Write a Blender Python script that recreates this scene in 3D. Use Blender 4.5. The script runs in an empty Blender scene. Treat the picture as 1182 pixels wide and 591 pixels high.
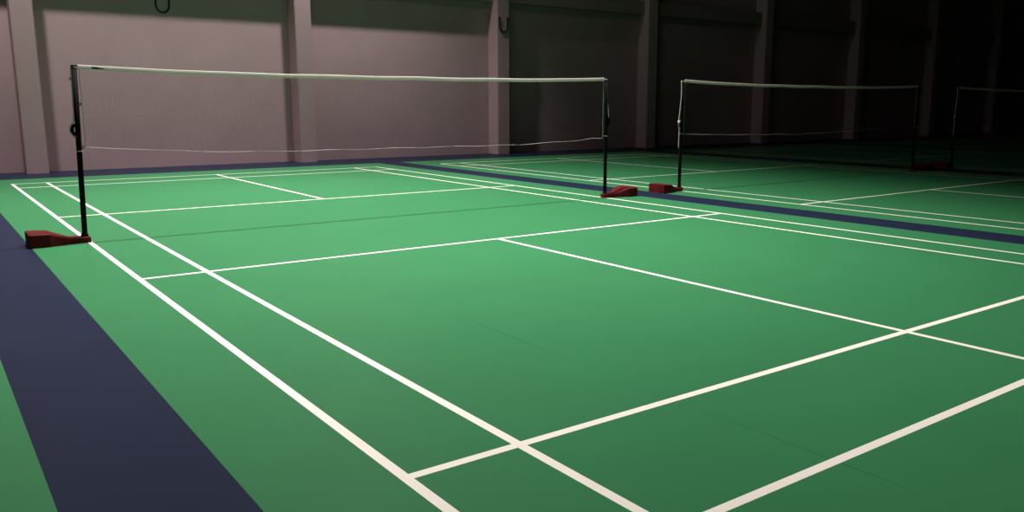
import bpy, bmesh, math, random
from mathutils import Vector, Matrix

random.seed(4)
scene = bpy.context.scene
COL = scene.collection

# ------------------------------------------------------------------ materials
def mat(name, color, rough=0.6, spec=0.4, metallic=0.0, noise=0.0, nscale=6.0, bump=0.0, bscale=60.0, rnoise=0.0):
    m = bpy.data.materials.new(name)
    m.use_nodes = True
    nt = m.node_tree
    b = nt.nodes['Principled BSDF']
    b.inputs['Base Color'].default_value = (*color, 1)
    b.inputs['Roughness'].default_value = rough
    b.inputs['Specular IOR Level'].default_value = spec
    b.inputs['Metallic'].default_value = metallic
    geo = nt.nodes.new('ShaderNodeNewGeometry')
    if noise:
        n = nt.nodes.new('ShaderNodeTexNoise')
        n.inputs['Scale'].default_value = nscale
        n.inputs['Detail'].default_value = 5
        n.inputs['Roughness'].default_value = 0.6
        nt.links.new(geo.outputs['Position'], n.inputs['Vector'])
        r = nt.nodes.new('ShaderNodeMapRange')
        r.inputs['From Min'].default_value = 0.3
        r.inputs['From Max'].default_value = 0.7
        r.inputs['To Min'].default_value = 1 - noise
        r.inputs['To Max'].default_value = 1 + noise
        nt.links.new(n.outputs['Fac'], r.inputs['Value'])
        mx = nt.nodes.new('ShaderNodeMix')
        mx.data_type = 'RGBA'
        mx.blend_type = 'MULTIPLY'
        mx.inputs['Factor'].default_value = 1
        mx.inputs['A'].default_value = (*color, 1)
        nt.links.new(r.outputs['Result'], mx.inputs['B'])
        nt.links.new(mx.outputs['Result'], b.inputs['Base Color'])
        if rnoise:
            r2 = nt.nodes.new('ShaderNodeMapRange')
            r2.inputs['From Min'].default_value = 0.3
            r2.inputs['From Max'].default_value = 0.7
            r2.inputs['To Min'].default_value = rough - rnoise
            r2.inputs['To Max'].default_value = rough + rnoise
            nt.links.new(n.outputs['Fac'], r2.inputs['Value'])
            nt.links.new(r2.outputs['Result'], b.inputs['Roughness'])
    if bump:
        n = nt.nodes.new('ShaderNodeTexNoise')
        n.inputs['Scale'].default_value = bscale
        n.inputs['Detail'].default_value = 4
        nt.links.new(geo.outputs['Position'], n.inputs['Vector'])
        bp = nt.nodes.new('ShaderNodeBump')
        bp.inputs['Strength'].default_value = bump
        bp.inputs['Distance'].default_value = 0.01
        nt.links.new(n.outputs['Fac'], bp.inputs['Height'])
        nt.links.new(bp.outputs['Normal'], b.inputs['Normal'])
    return m

SEAM_X = 1.275

def green_floor():
    """green sports vinyl: soft mottling and one thin mat joint running down the court"""
    m = mat('green_vinyl', (0.035, 0.168, 0.068), 0.38, 0.05, noise=0.03, nscale=1.3, bump=0.05, bscale=180)
    nt = m.node_tree
    b = nt.nodes['Principled BSDF']
    src = b.inputs['Base Color'].links[0].from_socket
    geo = [n for n in nt.nodes if n.type == 'NEW_GEOMETRY'][0]
    sep = nt.nodes.new('ShaderNodeSeparateXYZ')
    nt.links.new(geo.outputs['Position'], sep.inputs['Vector'])
    s = nt.nodes.new('ShaderNodeMath'); s.operation = 'SUBTRACT'
    nt.links.new(sep.outputs['X'], s.inputs[0]); s.inputs[1].default_value = SEAM_X
    a = nt.nodes.new('ShaderNodeMath'); a.operation = 'ABSOLUTE'
    nt.links.new(s.outputs[0], a.inputs[0])
    l = nt.nodes.new('ShaderNodeMath'); l.operation = 'LESS_THAN'
    nt.links.new(a.outputs[0], l.inputs[0]); l.inputs[1].default_value = 0.0022
    # the joint is only open here and there
    n = nt.nodes.new('ShaderNodeTexNoise')
    n.inputs['Scale'].default_value = 1.1
    nt.links.new(geo.outputs['Position'], n.inputs['Vector'])
    mr = nt.nodes.new('ShaderNodeMapRange')
    mr.inputs['From Min'].default_value = 0.4
    mr.inputs['From Max'].default_value = 0.62
    mr.inputs['To Min'].default_value = 0.12
    mr.inputs['To Max'].default_value = 0.75
    nt.links.new(n.outputs['Fac'], mr.inputs['Value'])
    mu = nt.nodes.new('ShaderNodeMath'); mu.operation = 'MULTIPLY'
    nt.links.new(l.outputs[0], mu.inputs[0]); nt.links.new(mr.outputs['Result'], mu.inputs[1])
    mx = nt.nodes.new('ShaderNodeMix'); mx.data_type = 'RGBA'
    nt.links.new(mu.outputs[0], mx.inputs['Factor'])
    nt.links.new(src, mx.inputs['A'])
    mx.inputs['B'].default_value = (0.012, 0.06, 0.025, 1)
    nt.links.new(mx.outputs['Result'], b.inputs['Base Color'])
    return m

M = {
    'green': green_floor(),
    'navy': mat('navy_vinyl', (0.0145, 0.0195, 0.042), 0.40, 0.03, noise=0.05, nscale=2.0, bump=0.06, bscale=180),
    'line': mat('white_line_paint', (0.83, 0.76, 0.69), 0.5, 0.4, noise=0.03, nscale=4),
    'wall': mat('painted_plaster', (0.45, 0.30, 0.325), 0.85, 0.2, noise=0.05, nscale=1.2, bump=0.15, bscale=45),
    'column': mat('painted_column', (0.45, 0.30, 0.325), 0.75, 0.25, noise=0.04, nscale=1.5),
    'beam': mat('painted_beam', (0.30, 0.22, 0.22), 0.8, 0.2, noise=0.05, nscale=2),
    'roof': mat('roof_sheet', (0.10, 0.10, 0.10), 0.8, 0.2, noise=0.05, nscale=1),
    'pole': mat('black_metal', (0.004, 0.004, 0.004), 0.75, 0.08, noise=0.1, nscale=20),
    'red': mat('red_weight_paint', (0.098, 0.011, 0.012), 0.6, 0.06, noise=0.14, nscale=14, bump=0.1, bscale=70),
    'tape': mat('white_tape', (0.78, 0.73, 0.69), 0.75, 0.2, noise=0.06, nscale=12),
    'mesh': mat('dark_net_thread', (0.03, 0.018, 0.018), 0.8, 0.1, noise=0.05, nscale=9),
    'cord': mat('white_cord', (0.58, 0.55, 0.50), 0.75, 0.2, noise=0.08, nscale=30),
    'grey_cord': mat('grey_cord', (0.30, 0.29, 0.27), 0.8, 0.2, noise=0.08, nscale=30),
    'mark': mat('dark_tape_print', (0.03, 0.03, 0.035), 0.7, 0.2, noise=0.1, nscale=60),
    'rubber': mat('black_rubber', (0.006, 0.006, 0.006), 0.6, 0.3, noise=0.1, nscale=20),
}

def cloth(m, amount):
    nt = m.node_tree
    b = nt.nodes['Principled BSDF']
    out = [n for n in nt.nodes if n.type == 'OUTPUT_MATERIAL'][0]
    tr = nt.nodes.new('ShaderNodeBsdfTranslucent')
    tr.inputs['Color'].default_value = b.inputs['Base Color'].default_value
    mx = nt.nodes.new('ShaderNodeMixShader')
    mx.inputs['Fac'].default_value = amount
    nt.links.new(b.outputs[0], mx.inputs[1])
    nt.links.new(tr.outputs[0], mx.inputs[2])
    nt.links.new(mx.outputs[0], out.inputs['Surface'])

cloth(M['tape'], 0.45)

# ------------------------------------------------------------------ helpers
def obj(name, bm, material, parent=None, smooth=False):
    me = bpy.data.meshes.new(name)
    bm.normal_update()
    bm.to_mesh(me)
    bm.free()
    mats = material if isinstance(material, (list, tuple)) else [material]
    for mm in mats:
        me.materials.append(mm)
    if smooth:
        for p in me.polygons:
            p.use_smooth = True
    o = bpy.data.objects.new(name, me)
    COL.objects.link(o)
    if parent is not None:
        o.parent = parent
    return o

def thing(name, label, cat, loc, rotz=0.0, group=None):
    o = bpy.data.objects.new(name, None)
    o.empty_display_size = 0.1
    o.location = loc
    o.rotation_euler = (0, 0, rotz)
    COL.objects.link(o)
    o['label'] = label
    o['category'] = cat
    if group:
        o['group'] = group
    return o

def structure(o):
    o['kind'] = 'structure'
    return o

def box(bm, lo, hi, mi=0):
    vs = [bm.verts.new((x, y, z)) for z in (lo[2], hi[2]) for y in (lo[1], hi[1]) for x in (lo[0], hi[0])]
    for f in ((0, 2, 3, 1), (4, 5, 7, 6), (0, 1, 5, 4), (2, 6, 7, 3), (0, 4, 6, 2), (1, 3, 7, 5)):
        bm.faces.new([vs[i] for i in f]).material_index = mi
    return vs

def tube(bm, pts, r, n=8, cap=True):
    """round bar through points; r a number or one per point"""
    pts = [Vector(p) for p in pts]
    rs = r if isinstance(r, (list, tuple)) else [r] * len(pts)
    rings = []
    prev = None
    for i, p in enumerate(pts):
        t = (pts[min(i + 1, len(pts) - 1)] - pts[max(i - 1, 0)]).normalized()
        if prev is None:
            ref = Vector((0, 1, 0)) if abs(t.y) < 0.9 else Vector((1, 0, 0))
            u = t.cross(ref).normalized()
        else:
            u = (prev - t * prev.dot(t)).normalized()
        prev = u
        v = t.cross(u)
        rings.append([bm.verts.new(p + (u * math.cos(2 * math.pi * k / n) + v * math.sin(2 * math.pi * k / n)) * rs[i]) for k in range(n)])
    for a, b in zip(rings, rings[1:]):
        for k in range(n):
            bm.faces.new((a[k], a[(k + 1) % n], b[(k + 1) % n], b[k]))
    if cap:
        bm.faces.new(rings[0][::-1])
        bm.faces.new(rings[-1])
    return rings

def smooth_path(pts, sub=6):
    """Catmull-Rom through the points"""
    pts = [Vector(p) for p in pts]
    out = []
    for i in range(len(pts) - 1):
        p0, p1, p2, p3 = pts[max(i - 1, 0)], pts[i], pts[i + 1], pts[min(i + 2, len(pts) - 1)]
        for k in range(sub):
            t = k / sub
            out.append(0.5 * ((2 * p1) + (p2 - p0) * t + (2 * p0 - 5 * p1 + 4 * p2 - p3) * t * t + (3 * p1 - p0 - 3 * p2 + p3) * t ** 3))
    out.append(pts[-1])
    return out

def lerp_table(tab, x):
    for (x0, y0), (x1, y1) in zip(tab, tab[1:]):
        if x <= x1:
            t = max(0.0, (x - x0) / (x1 - x0))
            return y0 + (y1 - y0) * t
    return tab[-1][1]

# ------------------------------------------------------------------ the hall
PITCH = 7.503            # court to court
WALL_Y = 9.12
X0, X1 = -9.5, 44.0
Y0 = -14.0
ROOF = 10.5
STRIPES = [(-8.445, -7.945), (-0.935, -0.435), (6.58, 7.09), (14.09, 14.60), (21.60, 22.11), (29.11, 29.62), (36.62, 37.13)]
COURTS = [-PITCH, 0.0, PITCH, 2 * PITCH, 3 * PITCH, 4 * PITCH]
SIDE = [(0.0, 0.04), (0.46, 0.50), (5.60, 5.64), (6.06, 6.10)]
CEN = (3.03, 3.07)
CROSS = [(1.98, 2.02), (5.90, 5.94), (6.66, 6.70)]
EDGE_Y = 7.60            # the navy border starts here

def floor_kind(x, y):
    for c in COURTS:
        u = x - c
        if 0 <= u <= 6.10 and abs(y) <= 6.70:
            if any(a <= u <= b for a, b in SIDE):
                return 2
            if CEN[0] <= u <= CEN[1] and abs(y) >= 1.98:
                return 2
            if any(a <= abs(y) <= b for a, b in CROSS):
                return 2
    if abs(y) > EDGE_Y:
        return 1
    if any(a <= x <= b for a, b in STRIPES):
        return 1
    return 0

xs = {X0, X1}
for a, b in STRIPES:
    xs |= {a, b}
for c in COURTS:
    for a, b in SIDE + [CEN]:
        xs |= {c + a, c + b}
xs = sorted(x for x in xs if X0 <= x <= X1)
ys = {Y0, WALL_Y + 0.2, EDGE_Y, -EDGE_Y}
for a, b in CROSS:
    ys |= {a, b, -a, -b}
ys = sorted(ys)
bm = bmesh.new()
grid = [[bm.verts.new((x, y, 0)) for x in xs] for y in ys]
for j in range(len(ys) - 1):
    for i in range(len(xs) - 1):
        f = bm.faces.new((grid[j][i], grid[j][i + 1], grid[j + 1][i + 1], grid[j + 1][i]))
        f.material_index = floor_kind((xs[i] + xs[i + 1]) / 2, (ys[j] + ys[j + 1]) / 2)
rim = bmesh.ops.extrude_face_region(bm, geom=bm.faces[:])
bmesh.ops.translate(bm, verts=[v for v in rim['geom'] if isinstance(v, bmesh.types.BMVert)], vec=(0, 0, -0.15))
bmesh.ops.recalc_face_normals(bm, faces=bm.faces[:])
structure(obj('floor', bm, [M['green'], M['navy'], M['line']]))

bm = bmesh.new()
box(bm, (X0, WALL_Y, 0), (X1, WALL_Y + 0.2, ROOF))
structure(obj('wall_back', bm, M['wall']))
bm = bmesh.new()
box(bm, (X0 - 0.2, Y0, 0), (X0, WALL_Y + 0.2, ROOF))
structure(obj('wall_left', bm, M['wall']))
bm = bmesh.new()
box(bm, (X1, Y0, 0), (X1 + 0.2, WALL_Y + 0.2, ROOF))
structure(obj('wall_right', bm, M['wall']))
bm = bmesh.new()
box(bm, (X0 - 0.2, Y0 - 0.2, 0), (X1 + 0.2, Y0, ROOF))
structure(obj('wall_front', bm, M['wall']))
bm = bmesh.new()
box(bm, (X0 - 0.2, Y0 - 0.2, ROOF), (X1 + 0.2, WALL_Y + 0.2, ROOF + 0.15))
structure(obj('ceiling', bm, M['roof']))

# columns of the portal frame standing proud of the wall, and the beam between them
COL_D = 0.42
k = 1
for i in range(-1, 9):
    xr = 0.765 + 4.955 * i
    bm = bmesh.new()
    box(bm, (xr - 0.345, WALL_Y - COL_D, 0), (xr, WALL_Y, ROOF))
    bmesh.ops.bevel(bm, geom=[e for e in bm.edges if abs(e.verts[0].co.z - e.verts[1].co.z) > 1], offset=0.012, segments=2, affect='EDGES')
    structure(obj('trim_%d' % k, bm, M['column']))
    k += 1
bm = bmesh.new()
box(bm, (X0, WALL_Y - 0.25, 3.60), (X1, WALL_Y, 3.95))
structure(obj('trim_%d' % k, bm, M['beam']))

# ------------------------------------------------------------------ posts
def weight_base(parent):
    """low red iron weight: narrow tongue that carries the pole, flaring up and out to a heavy block"""
    prof = [(-0.044, 0.046, 0.046), (-0.038, 0.052, 0.052), (0.02, 0.056, 0.053), (0.125, 0.070, 0.056),
            (0.20, 0.105, 0.083), (0.285, 0.140, 0.116), (0.43, 0.150, 0.122), (0.44, 0.145, 0.117)]
    bm = bmesh.new()
    rings = []
    for u, w, h in prof:
        c = 0.010
        sec = [(-w, 0), (-w, h - c), (-w + c, h), (w - c, h), (w, h - c), (w, 0)]
        rings.append([bm.verts.new((-u, y + 0.012, z)) for y, z in sec])
    for a, b in zip(rings, rings[1:]):
        for q in range(6):
            bm.faces.new((a[q], a[(q + 1) % 6], b[(q + 1) % 6], b[q]))
    bm.faces.new(rings[0][::-1])
    bm.faces.new(rings[-1])
    bmesh.ops.recalc_face_normals(bm, faces=bm.faces[:])
    return obj('weight_base', bm, M['red'], parent)

def make_post(label, x, y, rotz, lean, style, ties=(1.515, 0.80)):
    """local -x points out of the court; the pole stands at the origin"""
    t = thing('net_post', label, 'post', (x, y, 0), rotz, 'net posts on red weights')
    weight_base(t)
    H = 1.535
    def ax(z):
        return lean * z / H
    R = 0.0225
    bm = bmesh.new()
    tube(bm, [(ax(z), 0, z) for z in (0.045, 0.5, 1.0, H - 0.01)], R, 20)
    obj('pole', bm, M['pole'], t, True)
    bm = bmesh.new()
    tube(bm, [(ax(H), 0, H - 0.03), (ax(H), 0, H - 0.004), (ax(H), 0, H)], [R + 0.003, R + 0.003, R - 0.003], 20)
    obj('pole_cap', bm, M['pole'], t)
    bm = bmesh.new()
    tube(bm, [(0, 0, 0.045), (0, 0, 0.075), (0, 0, 0.08)], [R + 0.007, R + 0.007, R + 0.002], 20)
    obj('collar', bm, M['red'] if style == 'red' else M['pole'], t)
    # the cord cleat half-way up on the outer side
    zc = 0.985 if style != 'far' else 0.93
    bm = bmesh.new()
    tube(bm, [(ax(zc) - 0.012, 0, zc - 0.062), (ax(zc) - R - 0.012, 0, zc - 0.045), (ax(zc) - R - 0.026, 0, zc - 0.012),
              (ax(zc) - R - 0.026, 0, zc + 0.014), (ax(zc) - R - 0.010, 0, zc + 0.042), (ax(zc) - 0.012, 0, zc + 0.055)],
         [0.014, 0.017, 0.019, 0.019, 0.016, 0.012], 12)
    cl = obj('cleat', bm, M['pole'], t, True)
    bm = bmesh.new()
    loop = []
    for q in range(29):
        a = -0.5 * math.pi - q / 28 * math.pi * 1.0
        loop.append((ax(zc) - 0.018 + math.cos(a) * 0.046, -0.012, zc + math.sin(a) * 0.058))
    tube(bm, loop, 0.0045, 6)
    obj('cord_wrap', bm, M['cord'], cl, True)
    # small eyes the net is tied to
    for z, s in ((1.418, -1), (1.205, 1), (0.835, 1)):
        bm = bmesh.new()
        c = Vector((ax(z) + s * (R + 0.006), 0, z))
        ring = [(c.x + 0.010 * math.cos(q * math.pi / 6), 0, c.z + 0.010 * math.sin(q * math.pi / 6)) for q in range(13)]
        tube(bm, ring, 0.0035, 6)
        obj('eye', bm, M['pole'], t, True)
    # hauling cord down the outer side of the pole
    if style == 'near':
        path = [(ax(H) - 0.004, 0, H - 0.008), (ax(1.5) - R - 0.004, -0.006, 1.50), (ax(1.3) - R - 0.005, -0.004, 1.30), (ax(1.08) - R - 0.008, 0.0, 1.07),
                (ax(1.0) - R - 0.034, -0.004, 1.03)]
        cm, r = M['grey_cord'], 0.003
    elif style == 'far':
        path = [(ax(H) - 0.004, 0, H - 0.008), (ax(1.5) - R - 0.008, -0.010, 1.50), (ax(1.35) - R - 0.006, -0.016, 1.35), (ax(1.1) - R - 0.022, -0.012, 1.12),
                (ax(0.95) - R - 0.036, -0.008, 0.97), (ax(0.85) - R - 0.026, -0.010, 0.85), (ax(0.6) - R - 0.026, -0.008, 0.60)]
        cm, r = M['cord'], 0.0045
    else:
        path = [(ax(H) - 0.004, 0, H - 0.008), (ax(1.5) - R - 0.004, -0.010, 1.50), (ax(1.3) - R - 0.006, -0.014, 1.28), (ax(1.1) - R - 0.026, -0.014, 1.17),
                (ax(1.05) - R - 0.036, -0.012, 1.05), (ax(0.9) - R - 0.038, -0.012, 0.965), (ax(0.9) - R - 0.004, -0.02, 0.90)]
        cm, r = M['cord'], 0.0045
    bm = bmesh.new()
    tube(bm, smooth_path(path), r, 8)
    obj('hauling_cord', bm, cm, t, True)
    for z in ties:
        bm = bmesh.new()
        ring = []
        for q in range(25):
            a = q / 24 * 2 * math.pi
            ring.append((ax(z) + (R + 0.002) * math.cos(a), (R + 0.002) * math.sin(a), z + 0.004 * math.sin(a * 3)))
        tube(bm, ring + [(0.054 if lean > 0.02 else 0.0445, 0, z)], 0.0025, 5)
        obj('tie_string', bm, M['cord'], t, True)
    if style == 'far':
        bm = bmesh.new()
        bmesh.ops.create_icosphere(bm, subdivisions=2, radius=0.020, matrix=Matrix.Translation((ax(zc) - R - 0.036, -0.012, zc + 0.03)) @ Matrix.Diagonal((0.9, 0.9, 1.25, 1)))
        obj('cord_knot', bm, M['cord'], t, True)
    return t

# ------------------------------------------------------------------ nets
def make_net(label, xa, xb, z_top, sag, low, loose=False, mark=False, lean=0.0):
    """xa, xb: faces of the two poles; low: table of the bottom cord height along the net (0..1)"""
    W = xb - xa
    cx = (xa + xb) / 2
    zb = 0.73
    t = thing('badminton_net', label, 'net', (cx, 0, zb), 0, 'badminton nets across the courts')
    N = 96
    def top(s):
        return z_top - sag * (1 - abs(2 * s - 1) ** 3) + 0.0025 * math.sin(s * 37 + xa) * math.sin(s * math.pi) - zb
    def bot(s):
        return lerp_table(low, s) - zb
    X = lambda s: xa + s * W - cx
    TH = 0.040
    # folded white tape along the top
    bm = bmesh.new()
    sec = [(-0.005, -TH), (-0.006, -TH * 0.4), (-0.004, -0.003), (0, 0), (0.004, -0.003), (0.006, -TH * 0.4), (0.005, -TH)]
    rings = []
    for i in range(N + 1):
        s = i / N
        wob = 0.0022 * math.sin(s * 61 + xa * 3)
        rings.append([bm.verts.new((X(s), y + wob, top(s) + z)) for y, z in sec])
    for a, b in zip(rings, rings[1:]):
        for q in range(7):
            bm.faces.new((a[q], b[q], b[(q + 1) % 7], a[(q + 1) % 7]))
    bm.faces.new(rings[0]); bm.faces.new(rings[-1][::-1])
    bmesh.ops.recalc_face_normals(bm, faces=bm.faces[:])
    obj('top_tape', bm, M['tape'], t)
    # knotted mesh
    bm = bmesh.new()
    q = 0.0003
    nv = int(W / 0.020)
    nh = 36
    def strip(pts):
        prev = None
        for p in pts:
            r = [bm.verts.new((p[0] + dx, p[1] + dy, p[2] + dz)) for dx, dy, dz in offs]
            if prev:
                for a in range(4):
                    bm.faces.new((prev[a], prev[(a + 1) % 4], r[(a + 1) % 4], r[a]))
            prev = r
    offs = [(-q, -q, 0), (q, -q, 0), (q, q, 0), (-q, q, 0)]
    for i in range(nv + 1):
        s = i / nv
        a, b = top(s) - TH + 0.003, bot(s)
        strip([(X(s) - lean * (1 - s) * j / 4, 0.002 * math.sin(i * 0.3 + j), a + (b - a) * j / 4) for j in range(5)])
    offs = [(0, -q, -q), (0, q, -q), (0, q, q), (0, -q, q)]
    for j in range(1, nh):
        strip([(X(i / 48) - lean * (1 - i / 48) * j / nh, 0.002 * math.sin(i * 0.7 + j), (top(i / 48) - TH) + (bot(i / 48) - top(i / 48) + TH) * j / nh) for i in range(49)])
    obj('net_mesh', bm, M['mesh'], t)
    # bottom and side cords, ties to the poles
    bm = bmesh.new()
    pts = []
    for i in range(121):
        s = i / 120
        pts.append((X(s) - lean * (1 - s), 0.004 * math.sin(s * 40), bot(s) + 0.004 * math.sin(s * 53 + xa) * math.sin(math.pi * s)))
    tube(bm, pts, 0.0018 if mark else 0.0014, 6)
    obj('bottom_cord', bm, M['cord'], t, True)
    for s in (0.0, 1.0):
        bm = bmesh.new()
        a, b = top(s) - 0.01, bot(s)
        tube(bm, [(X(s) - (lean * j / 14 if s == 0 else 0) + (0.006 if s == 0 else -0.008) + 0.002 * math.sin(j * 1.7), -0.003, a + (b - a) * j / 14) for j in range(15)], 0.002 if s == 0 else 0.0038, 6)
        obj('side_cord', bm, M['grey_cord'], t, True)
    if mark:
        bm = bmesh.new()
        s0, s1 = (0.105 / W), (0.20 / W)
        prev = None
        for i in range(7):
            s = s0 + (s1 - s0) * i / 6
            z = top(s) - 0.020
            r = [bm.verts.new((X(s), -0.0064 + 0.0022 * math.sin(s * 61 + xa * 3), z + d)) for d in (-0.008 + 0.003 * (i == 6), 0.008 - 0.005 * (i > 3))]
            r2 = [bm.verts.new((v.co.x, v.co.y - 0.0012, v.co.z)) for v in r]
            cur = [r[0], r[1], r2[1], r2[0]]
            if prev:
                for a in range(4):
                    bm.faces.new((prev[a], prev[(a + 1) % 4], cur[(a + 1) % 4], cur[a]))
            else:
                bm.faces.new(cur)
            prev = cur
        bm.faces.new(prev[::-1])
        bmesh.ops.recalc_face_normals(bm, faces=bm.faces[:])
        o = obj('tape_print', bm, M['mark'], t)
        o['label'] = 'small dark print on the white tape'
    if loose:
        bm = bmesh.new()
        pts = [(0.060, -0.004, 1.10), (0.075, -0.012, 1.105), (0.105, -0.016, 1.07), (0.131, -0.016, 1.005), (0.125, -0.014, 0.94), (0.095, -0.012, 0.885), (0.070, -0.008, 0.868), (0.060, -0.004, 0.86)]
        tube(bm, smooth_path([(px - cx, py, pz - zb) for px, py, pz in pts]), 0.0016, 6)
        obj('loose_string', bm, M['cord'], t, True)
    return t

L_IN = 0.0
posts = [
    ('black net post on a red weight by the left navy stripe, nearest the camera', -0.012, 0.0, 0.0, 0.040, 'near'),
    ('black net post on bright red wedge weight, right end of the near net', 6.105, 0.0, math.pi, 0.004, 'mid'),
    ('black net post with a hanging white cord at the left end of the second net', 7.497, 0.0, 0.0, 0.0, 'far'),
    ('dim net post in the dark at the right end of the second net', 13.603, 0.0, math.pi, 0.0, 'mid'),
    ('dimmest net post, standing in the dark at the left end of the third net', 15.003, 0.0, 0.0, 0.0, 'far'),
]
for p in posts:
    make_post(*p)

low1 = [(0, 0.835), (0.03, 0.817), (0.13, 0.781), (0.165, 0.761), (0.3, 0.741), (0.4, 0.737), (0.6, 0.732), (0.78, 0.724), (0.86, 0.742),
        (0.93, 0.750), (0.97, 0.776), (1.0, 0.768)]
make_net('largest net with bright white tape, stretched across the near court', 0.058, 6.058, 1.538, 0.040, low1, True, True)
low2 = [(0, 0.792), (0.15, 0.767), (0.43, 0.738), (0.68, 0.764), (0.92, 0.80), (1.0, 0.80)]
make_net('second net with grey lit tape, across the middle court behind the navy stripe', 7.543, 13.557, 1.542, 0.046, low2)
make_net('faintest net, fading into the dark at the right edge', 15.049, 21.063, 1.538, 0.040, low2)
make_post('net post at the far right end of the third net, out in the dark', 21.109, 0.0, math.pi, 0.0, 'mid')

# ------------------------------------------------------------------ black cable loops hung from the frame
def cable_loop(label, xa, xb, ztop, zlow, y, r):
    cx = (xa + xb) / 2
    t = thing('cable_loop', label, 'cable', (cx, y, zlow), 0, 'black cable loops on the wall')
    h = (xb - xa) / 2
    pts = [(-h, 0, ztop - zlow), (-h, 0, (ztop - zlow) * 0.7), (-h, 0.004, h * 1.25)]
    for q in range(1, 12):
        a = math.pi + q / 12 * math.pi
        pts.append((h * math.cos(a), 0.004, h * 1.15 + h * 1.15 * math.sin(a)))
    pts += [(h, 0.004, h * 1.25), (h, 0, (ztop - zlow) * 0.7), (h, 0, ztop - zlow)]
    bm = bmesh.new()
    tube(bm, pts, r, 10)
    obj('cable', bm, M['rubber'], t, True)
    for s in (-h, h):
        bm = bmesh.new()
        tube(bm, [(s, 0, ztop - zlow - 0.03), (s, 0, ztop - zlow)], r * 1.9, 10)
        obj('cable_clip', bm, M['rubber'], t)
    return t

cable_loop('black cable loop hanging over the shaded top of the left wall bay', 2.835, 3.075, 3.60, 2.905, 9.104, 0.016)
cable_loop('short black U shaped cable on the front of the column behind the big net', 10.375, 10.605, 3.22, 2.885, WALL_Y - COL_D - 0.022, 0.017)

# ------------------------------------------------------------------ light
def lamp(x, y, z, power, half, blend, radius, color=(1, 0.97, 0.93)):
    d = bpy.data.lights.new('lamp', 'SPOT')
    d.energy = power
    d.spot_size = math.radians(2 * half)
    d.spot_blend = blend
    d.shadow_soft_size = radius
    d.color = color
    o = bpy.data.objects.new('lamp', d)
    o.location = (x, y, z)
    COL.objects.link(o)
    return o

for x in (-0.08, 5.95):          # pair beside the back wall
    lamp(x, 7.12, 9.2, 3000, 45, 1.0, 0.16)
    lamp(x, 7.12, 9.2, 140, 85, 0.3, 0.16)
for x in (1.15, 4.45):             # pair over the near net
    lamp(x, 0.45, 9.2, 4850, 47, 0.9, 0.18)
    lamp(x, 0.45, 9.2, 80, 85, 0.3, 0.18)
for x in (2.0, 4.6):             # added fill pair towards the viewer, brightens the near floor and tape
    lamp(x, -5.20, 9.2, 1150, 44, 1.0, 0.18)

w = bpy.data.worlds.new('world')
scene.world = w
w.use_nodes = True
w.node_tree.nodes['Background'].inputs['Color'].default_value = (0.5, 0.5, 0.55, 1)
w.node_tree.nodes['Background'].inputs['Strength'].default_value = 0.0005

# ------------------------------------------------------------------ camera
F, YAW, PIT, ROLL = 965.43, 0.635846, 0.179716, 0.000621
CAM = Vector((-1.17827, -8.23718, 1.21068))
PX, PY = 613.01, 295.06
fwd = Vector((math.sin(YAW) * math.cos(PIT), math.cos(YAW) * math.cos(PIT), -math.sin(PIT)))
right = Vector((math.cos(YAW), -math.sin(YAW), 0))
up = right.cross(fwd)
r2 = right * math.cos(ROLL) + up * math.sin(ROLL)
u2 = -right * math.sin(ROLL) + up * math.cos(ROLL)
cd = bpy.data.cameras.new('camera')
cd.sensor_fit = 'HORIZONTAL'
cd.sensor_width = 36
cd.lens = F / 1182 * 36
cd.shift_x = -(PX - 591) / 1182
cd.shift_y = (PY - 295.5) / 1182
cd.clip_start = 0.05
cd.clip_end = 200
cam = bpy.data.objects.new('camera', cd)
cam.matrix_world = Matrix(((r2.x, u2.x, -fwd.x, CAM.x), (r2.y, u2.y, -fwd.y, CAM.y), (r2.z, u2.z, -fwd.z, CAM.z), (0, 0, 0, 1)))
COL.objects.link(cam)
scene.camera = cam

scene.view_settings.view_transform = 'Standard'
scene.view_settings.look = 'None'
scene.view_settings.exposure = 0
scene.view_settings.gamma = 1
scene.view_settings.use_curve_mapping = False
